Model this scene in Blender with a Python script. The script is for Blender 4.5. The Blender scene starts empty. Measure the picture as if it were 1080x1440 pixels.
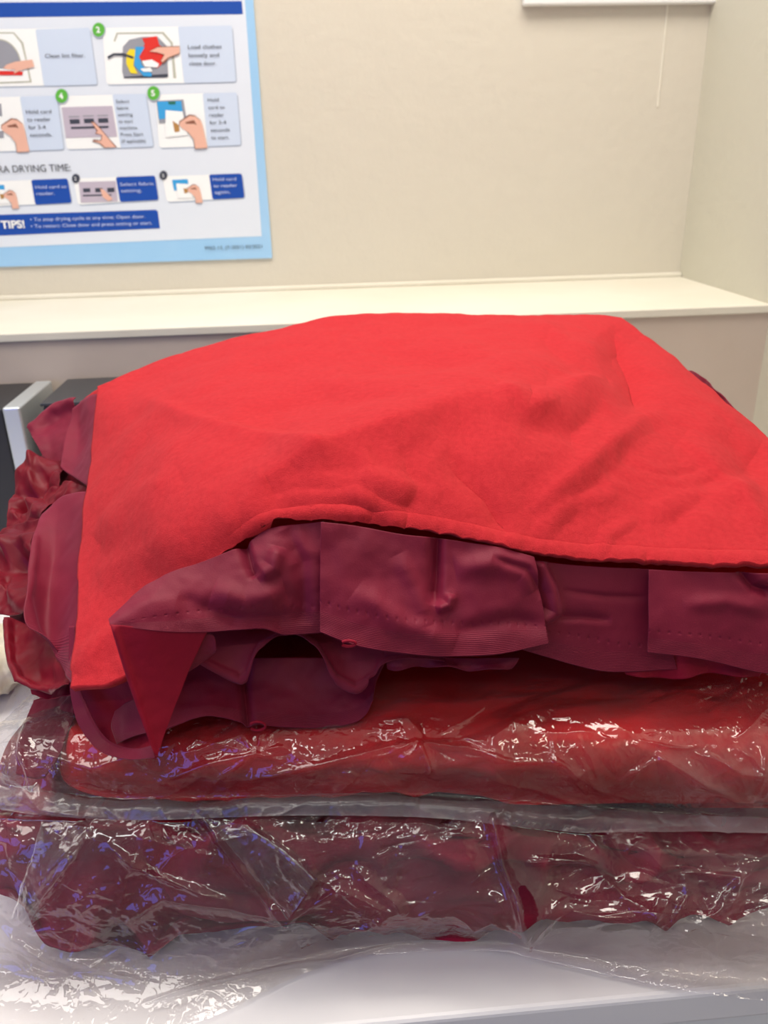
import bpy, math
import numpy as np
S = bpy.context.scene
COL = S.collection

# ------------------------------------------------------------------ camera, world, lights, exposure
F = 1150.0                       # focal length in pixels of the 1080x1440 frame
PITCH, YAW, ROLL = math.radians(23.26), math.radians(4.24), math.atan(.0246)
CAM = np.array([0.0, 0.0, 1.4])
fw = np.array([math.sin(YAW)*math.cos(PITCH), math.cos(YAW)*math.cos(PITCH), -math.sin(PITCH)])
r0 = np.array([math.cos(YAW), -math.sin(YAW), 0.0]); u0 = np.cross(r0, fw)
rt = r0*math.cos(ROLL) - u0*math.sin(ROLL); up = u0*math.cos(ROLL) + r0*math.sin(ROLL)
from mathutils import Matrix
cd = bpy.data.cameras.new('camera'); cam = bpy.data.objects.new('camera', cd); COL.objects.link(cam)
cam.matrix_world = Matrix([[rt[i], up[i], -fw[i], CAM[i]] for i in range(3)] + [[0, 0, 0, 1]])
cd.sensor_fit = 'VERTICAL'; cd.sensor_height = 36; cd.lens = 36*F/1440
cd.clip_start = .01; cd.clip_end = 50
cd.dof.use_dof = True; cd.dof.focus_distance = .56; cd.dof.aperture_fstop = 9.5
S.camera = cam

S.view_settings.view_transform = 'Standard'; S.view_settings.look = 'None'
S.view_settings.gamma = 1; S.view_settings.use_curve_mapping = False
S.view_settings.exposure = -0.08
W = bpy.data.worlds.new('world'); S.world = W; W.use_nodes = True
W.node_tree.nodes['Background'].inputs[0].default_value = (.95, .96, 1, 1)
W.node_tree.nodes['Background'].inputs[1].default_value = .21
def lamp(name, loc, size, energy, color, target, shape='RECTANGLE'):
    l = bpy.data.lights.new(name, 'AREA'); l.shape = shape; l.size = size[0]; l.size_y = size[1]
    l.energy = energy; l.color = color
    o = bpy.data.objects.new(name, l); COL.objects.link(o); o.location = loc
    from mathutils import Vector
    o.rotation_euler = (Vector(target)-Vector(loc)).to_track_quat('-Z', 'Y').to_euler()
    return o
lamp('ceiling_light_near', (.25, .80, 2.56), (1.2, .60), 26, (1, .93, .84), (.25, .80, 0))
lamp('ceiling_light_back', (-1.1, .4, 2.56), (1.2, .60), 14, (1, .95, .88), (-1.1, .4, 0))
lamp('sparkle_lamp_front', (-.2, -1.0, 2.56), (1.0, .07), 7, (1, .95, .9), (-.2, -1.2, 0))  # unseen lamp behind the camera, kept narrow for sparkles on the film
lamp('sparkle_lamp_right', (.75, -.55, 2.56), (.9, .07), 4.5, (1, .86, .7), (.5, -.3, 0))  # extra warm lamp, added only for more glints on the plastic
lamp('sparkle_lamp_left', (-.8, -.45, 2.56), (.07, .9), 3.5, (1, .97, .95), (-.5, -.3, 0))  # another added lamp, crosswise, for film glints from the left
lamp('blue_reflection_lamp', (-.95, -.35, 1.35), (.50, .65), 2.9, (.12, .2, 1), (-.1, .4, 1.0))  # unseen blue source, added to give the plastic its blue reflections

# ------------------------------------------------------------------ maths helpers
def ray(x, y): return fw + rt*((x-540)/F) + up*((720-y)/F)
def atY(x, y, Y):
    d = ray(x, y); return CAM + d*(Y/d[1])
def atZ(x, y, Z):
    d = ray(x, y); return CAM + d*((Z-CAM[2])/d[2])
SK = .105                        # the pile stands a little turned on the table
def atC(x, y, c):
    d = ray(x, y); return CAM + d*(c/(d[1]+SK*d[0]))
def atX(x, y, X):
    d = ray(x, y); return CAM + d*(X/d[0])
def proj(P):
    v = P-CAM; z = v@fw
    return 540+F*(v@rt)/z, 720-F*(v@up)/z
def cr(P, n):
    P = np.asarray(P, float); k = len(P)
    if k == 1: return np.repeat(P, n, 0)
    seg = np.linalg.norm(np.diff(P, axis=0).reshape(k-1, -1), axis=1)+1e-9
    t = np.concatenate([[0], np.cumsum(seg)]); t /= t[-1]
    Q = np.concatenate([[2*P[0]-P[1]], P, [2*P[-1]-P[-2]]])
    s = np.linspace(0, 1, n); i = np.clip(np.searchsorted(t, s, 'right')-1, 0, k-2)
    a = ((s-t[i])/(t[i+1]-t[i])).reshape((-1,)+(1,)*(P.ndim-1))
    p0, p1, p2, p3 = Q[i], Q[i+1], Q[i+2], Q[i+3]
    # bounded tangents keep unevenly spaced points from overshooting
    h = (t[i+1]-t[i]).reshape(a.shape)
    T = np.concatenate([[t[0]-(t[1]-t[0])], t, [t[-1]+(t[-1]-t[-2])]])
    m1 = (p2-p0)/(T[i+2]-T[i]).reshape(a.shape)*h
    m2 = (p3-p1)/(T[i+3]-T[i+1]).reshape(a.shape)*h
    a2, a3 = a*a, a*a*a
    return (2*a3-3*a2+1)*p1+(a3-2*a2+a)*m1+(-2*a3+3*a2)*p2+(a3-a2)*m2
def loft(rows, nu, nv):
    R = np.stack([cr(r, nu) for r in rows])
    return cr(R, nv)                                  # nv x nu x 3
_rng = np.random.RandomState(7); PERM = _rng.permutation(512); PERM = np.concatenate([PERM, PERM, PERM])
GR = _rng.normal(size=(512, 3)); GR /= np.linalg.norm(GR, axis=1)[:, None]
def noise(P):
    P = np.asarray(P, float); i = np.floor(P).astype(int); f = P-i; i &= 511
    w = f*f*f*(f*(f*6-15)+10); out = 0
    for a in (0, 1):
        for b in (0, 1):
            for c in (0, 1):
                h = PERM[PERM[PERM[i[..., 0]+a]+i[..., 1]+b]+i[..., 2]+c] % 512
                g = GR[h]; dv = f-np.array([a, b, c])
                ww = (w[..., 0] if a else 1-w[..., 0])*(w[..., 1] if b else 1-w[..., 1])*(w[..., 2] if c else 1-w[..., 2])
                out = out+ww*(g*dv).sum(-1)
    return out*1.5
def fbm(P, o=4):
    return sum(noise(P*2**k+k*17.3)/2**k for k in range(o))
def crumple(P, o=4, warp=.5):
    q = P+warp*np.stack([noise(P*.7+5), noise(P*.7+15), noise(P*.7+25)], -1)
    return sum((abs(noise(q*1.9**k+k*11.7)))*(-1)**k/1.7**k for k in range(o))
def facets(nv, nu, npts, seed, asp=2.5):
    """height of a crumpled sheet: random flat facets with sharp folds between them"""
    from mathutils.geometry import delaunay_2d_cdt
    from mathutils import Vector
    rg = np.random.RandomState(seed); H = asp
    P = np.concatenate([rg.rand(npts, 2)*[1.2*H, 1.2]-[.1*H, .1], [[-.2*H, -.2], [1.2*H, -.2], [1.2*H, 1.2], [-.2*H, 1.2]]])
    r = delaunay_2d_cdt([Vector(p) for p in P], [], [], 0, 1e-7)
    V = np.array([tuple(v) for v in r[0]]); z = np.random.RandomState(seed+1).randn(len(V)); out = np.zeros((nv, nu))
    for t in r[2]:
        a, b, c = V[t[0]], V[t[1]], V[t[2]]
        x0, x1 = np.floor(min(a[0], b[0], c[0])/H*(nu-1)), np.ceil(max(a[0], b[0], c[0])/H*(nu-1))
        y0, y1 = np.floor(min(a[1], b[1], c[1])*(nv-1)), np.ceil(max(a[1], b[1], c[1])*(nv-1))
        x0, x1, y0, y1 = int(max(x0, 0)), int(min(x1, nu-1)), int(max(y0, 0)), int(min(y1, nv-1))
        if x1 < x0 or y1 < y0: continue
        yy, xx = np.mgrid[y0:y1+1, x0:x1+1]; X = xx/(nu-1)*H; Y = yy/(nv-1)
        dt = (b[1]-c[1])*(a[0]-c[0])+(c[0]-b[0])*(a[1]-c[1])
        if abs(dt) < 1e-12: continue
        l1 = ((b[1]-c[1])*(X-c[0])+(c[0]-b[0])*(Y-c[1]))/dt; l2 = ((c[1]-a[1])*(X-c[0])+(a[0]-c[0])*(Y-c[1]))/dt; l3 = 1-l1-l2
        m = (l1 >= -1e-6) & (l2 >= -1e-6) & (l3 >= -1e-6)
        out[y0:y1+1, x0:x1+1][m] = (l1*z[t[0]]+l2*z[t[1]]+l3*z[t[2]])[m]
    return out
def hairs(G, n, box_, seed, amp=.0012, lmin=25, lmax=110, w=3.2, centres=()):
    """thin random tension wrinkles of a plastic film"""
    X, Y = proj(G); D = np.zeros(X.shape); rg = np.random.RandomState(seed)
    for k in range(n):
        if centres and k % 2:
            c = centres[rg.randint(len(centres))]; a = rg.rand()*6.28; x, y = c[0]+12*math.cos(a), c[1]+12*math.sin(a)
        else: x, y, a = box_[0]+rg.rand()*(box_[2]-box_[0]), box_[1]+rg.rand()*(box_[3]-box_[1]), rg.choice([.3, -.35, .8, -.9, .05, 1.5])+rg.randn()*.3
        pts = [(x, y)]; L = rg.uniform(lmin, lmax)
        for q in range(4): a += rg.randn()*.18; pts.append((pts[-1][0]+L/4*math.cos(a), pts[-1][1]+L/4*math.sin(a)))
        q = np.array(pts); m = (X > q[:, 0].min()-14) & (X < q[:, 0].max()+14) & (Y > q[:, 1].min()-14) & (Y < q[:, 1].max()+14)
        if not m.any(): continue
        d, s, t = polydist(X[m], Y[m], q)
        D[m] += amp*rg.uniform(.4, 1)*rg.choice([1, 1, -.7])*np.sin(np.pi*np.clip(t, 0, 1))**.6*np.exp(-d/(w*rg.uniform(.7, 1.5)))
    return D
def normals(G):
    du = np.gradient(G, axis=1); dv = np.gradient(G, axis=0)
    n = np.cross(du, dv); n /= np.linalg.norm(n, axis=-1)[..., None]+1e-12
    return n
def polydist(X, Y, poly):
    poly = np.asarray(poly, float); L = np.concatenate([[0], np.cumsum(np.linalg.norm(np.diff(poly, axis=0), axis=1))])
    R, Sd, T = [], [], []
    for k in range(len(poly)-1):
        a, b = poly[k], poly[k+1]; d = b-a; l2 = d@d
        t = np.clip(((X-a[0])*d[0]+(Y-a[1])*d[1])/l2, 0, 1)
        r = np.hypot(X-a[0]-t*d[0], Y-a[1]-t*d[1])
        R.append(r); Sd.append((d[0]*(Y-a[1])-d[1]*(X-a[0]))/math.sqrt(l2)/(r+.8)); T.append((L[k]+t*math.sqrt(l2))/L[-1])
    R, Sd, T = np.array(R), np.array(Sd), np.array(T); best = R.min(0)
    w = np.exp(-(R-best)/5.0); w /= w.sum(0)
    return best, np.clip((w*Sd).sum(0), -1, 1), (w*T).sum(0)
def crease(G, lines, soft=False):
    """folds that run along given lines; (points, amp, width above, width below[, ends])"""
    X, Y = proj(G); D = np.zeros(X.shape)
    for ln in lines:
        poly, amp, wa, wb = ln[:4]; ends = ln[4] if len(ln) > 4 else 'both'
        d, s, t = polydist(X, Y, poly)
        w = (wa+wb)/2+s*(wb-wa)/2
        fade = np.ones_like(t)
        if ends in ('both', 'start'): fade = fade*np.clip(t/.22, 0, 1)
        if ends in ('both', 'end'): fade = fade*np.clip((1-t)/.22, 0, 1)
        r = d/w
        D += amp*fade**.7*(np.exp(-r*r*.9) if soft else np.exp(-(np.sqrt(r*r+.04)-.2)*1.6))
    return D

# ------------------------------------------------------------------ materials
def lin(c): return tuple(((v/255)/12.92 if v/255 <= .04045 else ((v/255+.055)/1.055)**2.4) for v in c)+(1,)
def mat(name, rgb, rough=.6, spec=.5, sheen=0, bump=None, metal=0, vary=None, uvhem=False, subs=0, coat=0, sheencol=None, aniso=0):
    m = bpy.data.materials.new(name); m.use_nodes = True; nt = m.node_tree; N = nt.nodes; L = nt.links
    b = N['Principled BSDF']; b.inputs['Base Color'].default_value = rgb if len(rgb) == 4 else tuple(rgb)+(1,)
    b.inputs['Roughness'].default_value = rough; b.inputs['Specular IOR Level'].default_value = spec
    b.inputs['Metallic'].default_value = metal; b.inputs['Sheen Weight'].default_value = sheen
    b.inputs['Coat Weight'].default_value = coat
    if sheencol: b.inputs['Sheen Tint'].default_value = sheencol
    tc = N.new('ShaderNodeTexCoord')
    if vary:
        n = N.new('ShaderNodeTexNoise'); n.inputs['Scale'].default_value = vary[0]; n.inputs['Detail'].default_value = 4
        L.new(tc.outputs['Object'], n.inputs['Vector'])
        mx = N.new('ShaderNodeMix'); mx.data_type = 'RGBA'; mx.inputs[6].default_value = b.inputs['Base Color'].default_value
        mx.inputs[7].default_value = tuple(vary[1])+(1,) if len(vary[1]) == 3 else vary[1]
        rp = N.new('ShaderNodeMapRange'); rp.inputs[1].default_value = .35; rp.inputs[2].default_value = .7
        L.new(n.outputs[0], rp.inputs[0]); L.new(rp.outputs[0], mx.inputs[0]); L.new(mx.outputs[2], b.inputs['Base Color'])
    last = None
    for bm_ in (bump or []):
        kind, sc, st, dist = bm_
        if kind == 'noise':
            n = N.new('ShaderNodeTexNoise'); n.inputs['Scale'].default_value = sc; n.inputs['Detail'].default_value = 5
            L.new(tc.outputs['Object'], n.inputs['Vector']); o = n.outputs[0]
        elif kind == 'ridge':
            n = N.new('ShaderNodeTexNoise'); n.noise_type = 'RIDGED_MULTIFRACTAL'; n.inputs['Scale'].default_value = sc
            n.inputs['Detail'].default_value = 3; n.inputs['Distortion'].default_value = .6
            L.new(tc.outputs['Object'], n.inputs['Vector']); o = n.outputs[0]
        elif kind == 'weave':
            w1 = N.new('ShaderNodeTexWave'); w1.bands_direction = 'X'; w2 = N.new('ShaderNodeTexWave'); w2.bands_direction = 'Y'
            for w in (w1, w2):
                w.inputs['Scale'].default_value = sc; w.inputs['Distortion'].default_value = .6
                L.new(tc.outputs['UV'], w.inputs['Vector'])
            a = N.new('ShaderNodeMath'); a.operation = 'MAXIMUM'; L.new(w1.outputs[1], a.inputs[0]); L.new(w2.outputs[1], a.inputs[1]); o = a.outputs[0]
        elif kind == 'hem':       # ribbed woven hem at the free edge of a ruffle
            sp = N.new('ShaderNodeSeparateXYZ'); L.new(tc.outputs['UV'], sp.inputs[0])
            mr = N.new('ShaderNodeMapRange'); mr.inputs[1].default_value = .80; mr.inputs[2].default_value = .83; L.new(sp.outputs[1], mr.inputs[0])
            si = N.new('ShaderNodeMath'); si.operation = 'MULTIPLY'; si.inputs[1].default_value = sc; L.new(sp.outputs[1], si.inputs[0])
            sn = N.new('ShaderNodeMath'); sn.operation = 'SINE'; L.new(si.outputs[0], sn.inputs[0])
            mu = N.new('ShaderNodeMath'); mu.operation = 'MULTIPLY'; L.new(sn.outputs[0], mu.inputs[0]); L.new(mr.outputs[0], mu.inputs[1]); o = mu.outputs[0]
        bp = N.new('ShaderNodeBump'); bp.inputs['Strength'].default_value = st; bp.inputs['Distance'].default_value = dist
        L.new(o, bp.inputs['Height'])
        if last: L.new(last.outputs[0], bp.inputs['Normal'])
        last = bp
    if last: L.new(last.outputs[0], b.inputs['Normal'])
    return m
M_wall = mat('painted wall', lin((209, 203, 189)), .75, .3, bump=[('noise', 60, .25, .004), ('noise', 7, .2, .01)])
M_wall2 = mat('painted side wall', lin((205, 202, 186)), .7, .3, bump=[('noise', 60, .25, .004)])
M_lwall = mat('taupe ledge wall', lin((204, 190, 180)), .7, .3, bump=[('noise', 40, .2, .003)], vary=(4, lin((196, 182, 170))))
M_cap = mat('white ledge cap', lin((228, 224, 211)), .45, .5, vary=(6, lin((222, 217, 202))))
M_white = mat('white laminate', lin((240, 239, 240)), .35, .5, bump=[('noise', 25, .05, .002)])
M_whitep = mat('white plastic', lin((238, 240, 240)), .4)
M_floor = mat('grey floor tile', lin((150, 148, 142)), .6)
M_ceil = mat('white ceiling', lin((235, 235, 230)), .9)
M_black = mat('black enamel', lin((52, 54, 58)), .35, .5, bump=[('noise', 300, .05, .0005)])
M_dark = mat('black face', lin((34, 35, 38)), .4)
M_silver = mat('brushed silver', lin((205, 212, 216)), .35, .5, metal=.6)
M_red = mat('red cotton', lin((192, 45, 53)), .9, .12, sheen=.08, sheencol=(1, .45, .4, 1), bump=[('noise', 1200, .7, .0007), ('weave', 260, .35, .0004), ('noise', 110, .5, .0016)], vary=(260, lin((182, 39, 47))))
M_redin = mat('red cotton in bag', lin((206, 20, 26)), .85, .2, bump=[('noise', 500, .3, .0008), ('noise', 45, .5, .003)], vary=(10, lin((190, 14, 22))))
bz = lin((122, 16, 46))
M_burg = mat('burgundy sateen', bz, .6, .3, sheen=.12, sheencol=(1, .3, .5, 1), bump=[('noise', 1100, .3, .0005), ('hem', 420, .35, .0006)], vary=(25, lin((112, 13, 42))))
M_burgin = mat('burgundy cloth in bag', lin((160, 18, 58)), .7, .3, bump=[('noise', 60, .5, .003)], vary=(16, lin((120, 12, 44))))
M_satin = mat('burgundy satin', lin((120, 8, 30)), .45, .22, sheen=.05, sheencol=(1, .4, .5, 1), bump=[('noise', 60, .35, .002)], vary=(22, lin((100, 8, 30))))
M_bright = mat('crimson ruffle inside', lin((140, 4, 38)), .65, .25, sheen=.05, sheencol=(1, .3, .4, 1), bump=[('noise', 700, .3, .0006)])
M_cream = mat('cream cloth', lin((240, 234, 210)), .8, .2, bump=[('noise', 60, .4, .003)])
def film(name, milk, tint=(.9, .87, .9), rough=.08, sc=200, st=.5, gloss=.8):
    m = bpy.data.materials.new(name); m.use_nodes = True; nt = m.node_tree; N = nt.nodes; L = nt.links
    N.remove(N['Principled BSDF']); out = N['Material Output']
    tc = N.new('ShaderNodeTexCoord')
    n = N.new('ShaderNodeTexNoise'); n.noise_type = 'RIDGED_MULTIFRACTAL'; n.inputs['Scale'].default_value = sc
    n.inputs['Detail'].default_value = 3; n.inputs['Distortion'].default_value = .8; L.new(tc.outputs['Object'], n.inputs['Vector'])
    b = N.new('ShaderNodeBump'); b.inputs['Strength'].default_value = st; b.inputs['Distance'].default_value = .0009; L.new(n.outputs[0], b.inputs['Height'])
    n2 = N.new('ShaderNodeTexNoise'); n2.inputs['Scale'].default_value = 9; n2.inputs['Detail'].default_value = 5; n2.inputs['Distortion'].default_value = 1; L.new(tc.outputs['Object'], n2.inputs['Vector'])
    tr = N.new('ShaderNodeBsdfTransparent'); tr.inputs[0].default_value = (.97, .96, .97, 1)
    gl = N.new('ShaderNodeBsdfGlossy'); gl.inputs['Roughness'].default_value = rough; gl.inputs[0].default_value = (1, 1, 1, 1); L.new(b.outputs[0], gl.inputs['Normal'])
    df = N.new('ShaderNodeBsdfDiffuse'); df.inputs[0].default_value = tint+(1,)
    tl = N.new('ShaderNodeBsdfTranslucent'); tl.inputs[0].default_value = tint+(1,)
    md = N.new('ShaderNodeMixShader'); md.inputs[0].default_value = .35; L.new(df.outputs[0], md.inputs[1]); L.new(tl.outputs[0], md.inputs[2])
    mr = N.new('ShaderNodeMapRange'); mr.inputs[1].default_value = .35; mr.inputs[2].default_value = .72; mr.inputs[3].default_value = milk*.45; mr.inputs[4].default_value = milk*1.6; L.new(n2.outputs[0], mr.inputs[0])
    m1 = N.new('ShaderNodeMixShader'); L.new(mr.outputs[0], m1.inputs[0]); L.new(tr.outputs[0], m1.inputs[1]); L.new(md.outputs[0], m1.inputs[2])
    fr = N.new('ShaderNodeFresnel'); fr.inputs[0].default_value = 1.55; L.new(b.outputs[0], fr.inputs['Normal'])
    ml = N.new('ShaderNodeMath'); ml.operation = 'MULTIPLY_ADD'; ml.inputs[1].default_value = gloss; ml.inputs[2].default_value = .03; ml.use_clamp = True; L.new(fr.outputs[0], ml.inputs[0])
    m2 = N.new('ShaderNodeMixShader'); L.new(ml.outputs[0], m2.inputs[0]); L.new(m1.outputs[0], m2.inputs[1]); L.new(gl.outputs[0], m2.inputs[2])
    L.new(m2.outputs[0], out.inputs[0]); return m
M_film = film('clear plastic film', .05)
M_film2 = film('clear plastic film milky', .045, rough=.08, sc=170, st=.45)
M_flange = film('doubled plastic film edge', .20, rough=.25, sc=130, gloss=.45, tint=(.8, .74, .78))

# ------------------------------------------------------------------ object helpers
def link(name, V, Fc, m, parent=None, uv=None, smooth=True, mats=None, mi=None):
    me = bpy.data.meshes.new(name); me.from_pydata([tuple(map(float, v)) for v in V], [], Fc); me.update()
    for q in (mats or [m]): me.materials.append(q)
    if mi is not None: me.polygons.foreach_set('material_index', mi)
    if smooth: me.polygons.foreach_set('use_smooth', [True]*len(me.polygons))
    if uv is not None:
        ul = me.uv_layers.new(name='UVMap'); li = np.zeros(len(me.loops), int); me.loops.foreach_get('vertex_index', li)
        ul.data.foreach_set('uv', np.asarray(uv)[li].ravel())
    o = bpy.data.objects.new(name, me); COL.objects.link(o)
    if parent: o.parent = parent
    return o
def tag(o, label=None, cat=None, group=None, kind=None):
    if label: o['label'] = label
    if cat: o['category'] = cat
    if group: o['group'] = group
    if kind: o['kind'] = kind
    return o
def empty(name, label, cat, loc=(0, 0, 0)):
    o = bpy.data.objects.new(name, None); COL.objects.link(o); o.empty_display_size = .05
    o.location = loc; return tag(o, label, cat)
def grid_faces(nv, nu, closed_v=False, closed_u=False):
    f = []
    for j in range(nv if closed_v else nv-1):
        j2 = (j+1) % nv
        for i in range(nu if closed_u else nu-1):
            i2 = (i+1) % nu
            f.append((j*nu+i, j*nu+i2, j2*nu+i2, j2*nu+i))
    return f
def put(parent, P):
    while parent is not None: P = P-np.array(parent.location); parent = parent.parent
    return P
def sheet_obj(name, G, m, parent=None, thick=.0006, holes=None, offset=-1):
    nv, nu = G.shape[:2]
    uu, vv = np.meshgrid(np.linspace(0, 1, nu), np.linspace(0, 1, nv))
    fc = grid_faces(nv, nu)
    if holes is not None: fc = [q for q in fc if not holes.ravel()[list(q)].any()]
    o = link(name, put(parent, G.reshape(-1, 3)), fc, m, parent, np.stack([uu.ravel(), vv.ravel()], 1))
    if thick:
        md = o.modifiers.new('thickness', 'SOLIDIFY'); md.thickness = thick; md.offset = offset
    return o
def sheet(name, rows, m, parent=None, nu=60, nv=40, conv=atY, wr=(0, .03), cre=(), thick=.0006, oct=3, edge=0, seed=0, stitch=0):
    rows = [[conv(*p) if len(p) == 3 else np.array(p[:3]) for p in r] for r in rows]
    G = loft(rows, nu, nv); n = normals(G)
    if (n @ -fw).mean() < 0: n = -n
    D = wr[0]*fbm(G/wr[1]+seed, oct) + crease(G, cre, True)*1.3
    if edge:                      # wavy free edge
        s = np.linspace(0, 1, nv)[:, None]**2; u = np.linspace(0, 1, nu)[None]
        D = D + edge*s*np.sin(u*17+seed)
    if stitch:                    # row of needle dimples above the hem
        s = np.linspace(0, 1, nv)[:, None]; u = np.linspace(0, 1, nu)[None]
        D = D - .0006*np.exp(-((s-.73+.03*np.sin(u*5))/.016)**2)*np.maximum(0, np.cos(u*2*math.pi*stitch))**3
    G = G+n*D[..., None]
    return sheet_obj(name, G, m, parent, thick)
def box(name, lo, hi, m, parent=None, bev=.002, mats=None):
    lo, hi = np.array(lo, float), np.array(hi, float)
    V = [(x, y, z) for x in (lo[0], hi[0]) for y in (lo[1], hi[1]) for z in (lo[2], hi[2])]
    fc = [(0, 1, 3, 2), (4, 6, 7, 5), (0, 4, 5, 1), (2, 3, 7, 6), (0, 2, 6, 4), (1, 5, 7, 3)]
    o = link(name, put(parent, np.array(V)), fc, m, parent, smooth=False)
    if bev:
        b = o.modifiers.new('bevel', 'BEVEL'); b.width = bev; b.segments = 3; b.limit_method = 'NONE'
    return o
def pillow(name, c, h, m, parent=None, n=3.0, nend=5.0, rot=0, nu=120, nv=90, wr=(.003, .05), cr_=None, shape=None, oct=4):
    """closed folded bundle: superellipse section in y/z swept along x with rounded ends"""
    t = np.sin(np.linspace(-math.pi/2, math.pi/2, nu))
    e = np.maximum(0, 1-abs(t)**nend)**(1/nend); e[0] = e[-1] = 1e-3
    th = np.linspace(0, 2*math.pi, nv, endpoint=False)
    cy = np.sign(np.cos(th))*abs(np.cos(th))**(2/n); cz = np.sign(np.sin(th))*abs(np.sin(th))**(2/n)
    X = np.repeat(t[None], nv, 0)*h[0]; Y = cy[:, None]*(1-(1-e[None])*.35)*h[1]*np.where(e < .01, .01, 1)[None]; Z = cz[:, None]*e[None]*h[2]
    G = np.stack([X, Y, Z], -1)
    if shape: G = shape(G)
    ca, sa = math.cos(rot), math.sin(rot)
    G = np.stack([G[..., 0]*ca-G[..., 1]*sa, G[..., 0]*sa+G[..., 1]*ca, G[..., 2]], -1)+np.array(c)
    Gp = np.concatenate([G[-1:], G, G[:1]]); nn = normals(Gp)[1:-1]
    if ((G-np.array(c))*nn).sum(-1).mean() < 0: nn = -nn
    D = wr[0]*fbm(G/wr[1], oct)
    if cr_: D = D+cr_(G)
    G = G+nn*D[..., None]
    fc = grid_faces(nv, nu, closed_v=True)
    fc += [tuple(j*nu for j in range(nv)), tuple(j*nu+nu-1 for j in range(nv))[::-1]]
    return link(name, put(parent, G.reshape(-1, 3)), fc, m, parent)

def bundle(name, rows, m, parent=None, nu=260, nv=220, inset=.0045, wr=(.002, .03), fold=(0, None), nend=8, seed=0):
    """closed folded cloth: rows run along x, one after another round the section"""
    R = np.stack([cr(np.array(r), nu) for r in rows]); R = np.concatenate([R, R[:1]])
    G = cr(R, nv+1)[:-1]
    t = np.linspace(-1, 1, nu); e = np.maximum(0, 1-abs(t)**nend)**(1/nend); e = np.maximum(e, .02)
    cen = G.mean(0, keepdims=True); n = normals(np.concatenate([G[-1:], G, G[:1]]))[1:-1]
    n *= np.sign((n*(G-cen)).sum(-1).mean())
    D = -inset+wr[0]*np.minimum(fbm(G/wr[1]+seed, 4), .3)
    if fold[0]: D = D-fold[0]*np.clip(abs(noise(G*np.array(fold[1])+seed))*2.2, 0, 1)
    G = G+n*D[..., None]; G[..., 2] = np.maximum(G[..., 2], rows_floor[0])
    G[..., 1:] = cen[..., 1:]+(G[..., 1:]-cen[..., 1:])*e[None, :, None]
    fc = grid_faces(nv, nu, closed_v=True)+[tuple(j*nu for j in range(nv)), tuple(j*nu+nu-1 for j in range(nv))[::-1]]
    uu, vv = np.meshgrid(np.linspace(0, 1, nu), np.linspace(0, .7, nv))
    return link(name, put(parent, G.reshape(-1, 3)), fc, m, parent, np.stack([uu.ravel(), vv.ravel()], 1))
rows_floor = [.901]

# ------------------------------------------------------------------ the setting
YW, YL, XR, ZT, ZL = 1.45, 1.13, .643, .90, 1.20
tag(box('floor', (-2.2, -2.4, -.05), (XR, YW, 0), M_floor, bev=0), kind='structure')
tag(box('ceiling', (-2.2, -2.4, 2.6), (XR+.1, YW+.1, 2.65), M_ceil, bev=0), kind='structure')
tag(box('wall_back', (-2.2, YW, 0), (XR+.1, YW+.1, 2.6), M_wall, bev=0), kind='structure')
tag(box('wall_right', (XR, -2.4, 0), (XR+.1, YW, 2.6), M_wall2, bev=0), kind='structure')
tag(box('wall_ledge', (-2.2, YL+.004, 0), (XR, YW, ZL-.012), M_lwall, bev=0), kind='structure')
tag(box('trim_1', (-2.2, YL, ZL-.012), (XR, YW, ZL), M_cap, bev=.002), kind='structure')
tag(box('trim_2', (-2.2, YW-.012, ZL), (XR, YW, ZL+.007), M_cap, bev=.002), kind='structure')
x3 = atY(932, 60, YW)[0]
tag(box('trim_3', (x3, YW-.0015, atY(932, 150, YW)[2]), (x3+.003, YW, 2.6), M_cap, bev=0), kind='structure')

# the white table the pile lies on
tb = empty('white_table', 'white laminate table under the bagged red cloths', 'table', (0, .7, 0))
box('tabletop', (-1.1, .346, ZT-.03), (XR-.004, YL-.004, ZT), M_white, tb, .004)
lp = box('apron', (-1.08, .352, ZT-.11), (XR-.03, .372, ZT-.03), M_whitep, tb, .002)
for x in (-1.07, XR-.07):
    for y in (.38, YL-.06): box('leg', (x, y, 0), (x+.04, y+.04, ZT-.03), M_whitep, tb, .003)

# dark machines behind the pile at the left
p = atY(30, 568, 1.0)
kb = empty('black_box_machine', 'low black metal box behind the left end of the red pile', 'machine', (-.36, 1.05, ZT))
zt = p[2]
x0 = atY(58, 568, 1.0)[0]
box('body', (x0, 1.0, ZT), (x0+.26, YL-.01, zt-.004), M_black, kb, .004)
box('top_plate', (x0-.001, .998, zt-.004), (x0+.261, YL-.009, zt), M_black, kb, .001)
ks = empty('silver_edged_machine', 'black fronted machine with a silver side panel, leftmost on the table', 'machine', (-.5, 1.05, ZT))
xa, xb = atY(2, 575, .99)[0], atY(28, 575, .99)[0]
zt2 = atY(20, 573, .99)[2]
box('side_panel', (xa, .99, ZT), (xb, YL-.006, zt2), M_silver, ks, .003)
tag(box('front_panel', (xa-.26, .995, ZT), (xa-.0005, YL-.006, zt2-.002), M_dark, ks, .003), 'black front and top')

# cream bundle
cb = atZ(-8, 990, ZT)
def cshape(G):
    return G
pillow('cream_cloth', (cb[0], cb[1]+.02, ZT+.036), (.045, .035, .033), M_cream, None, n=2.3, nend=2.4, rot=.8, nu=60, nv=50, wr=(.012, .03))
tag(bpy.data.objects['cream_cloth'], 'crumpled cream cloth on the white table at the left edge', 'cloth')

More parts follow.
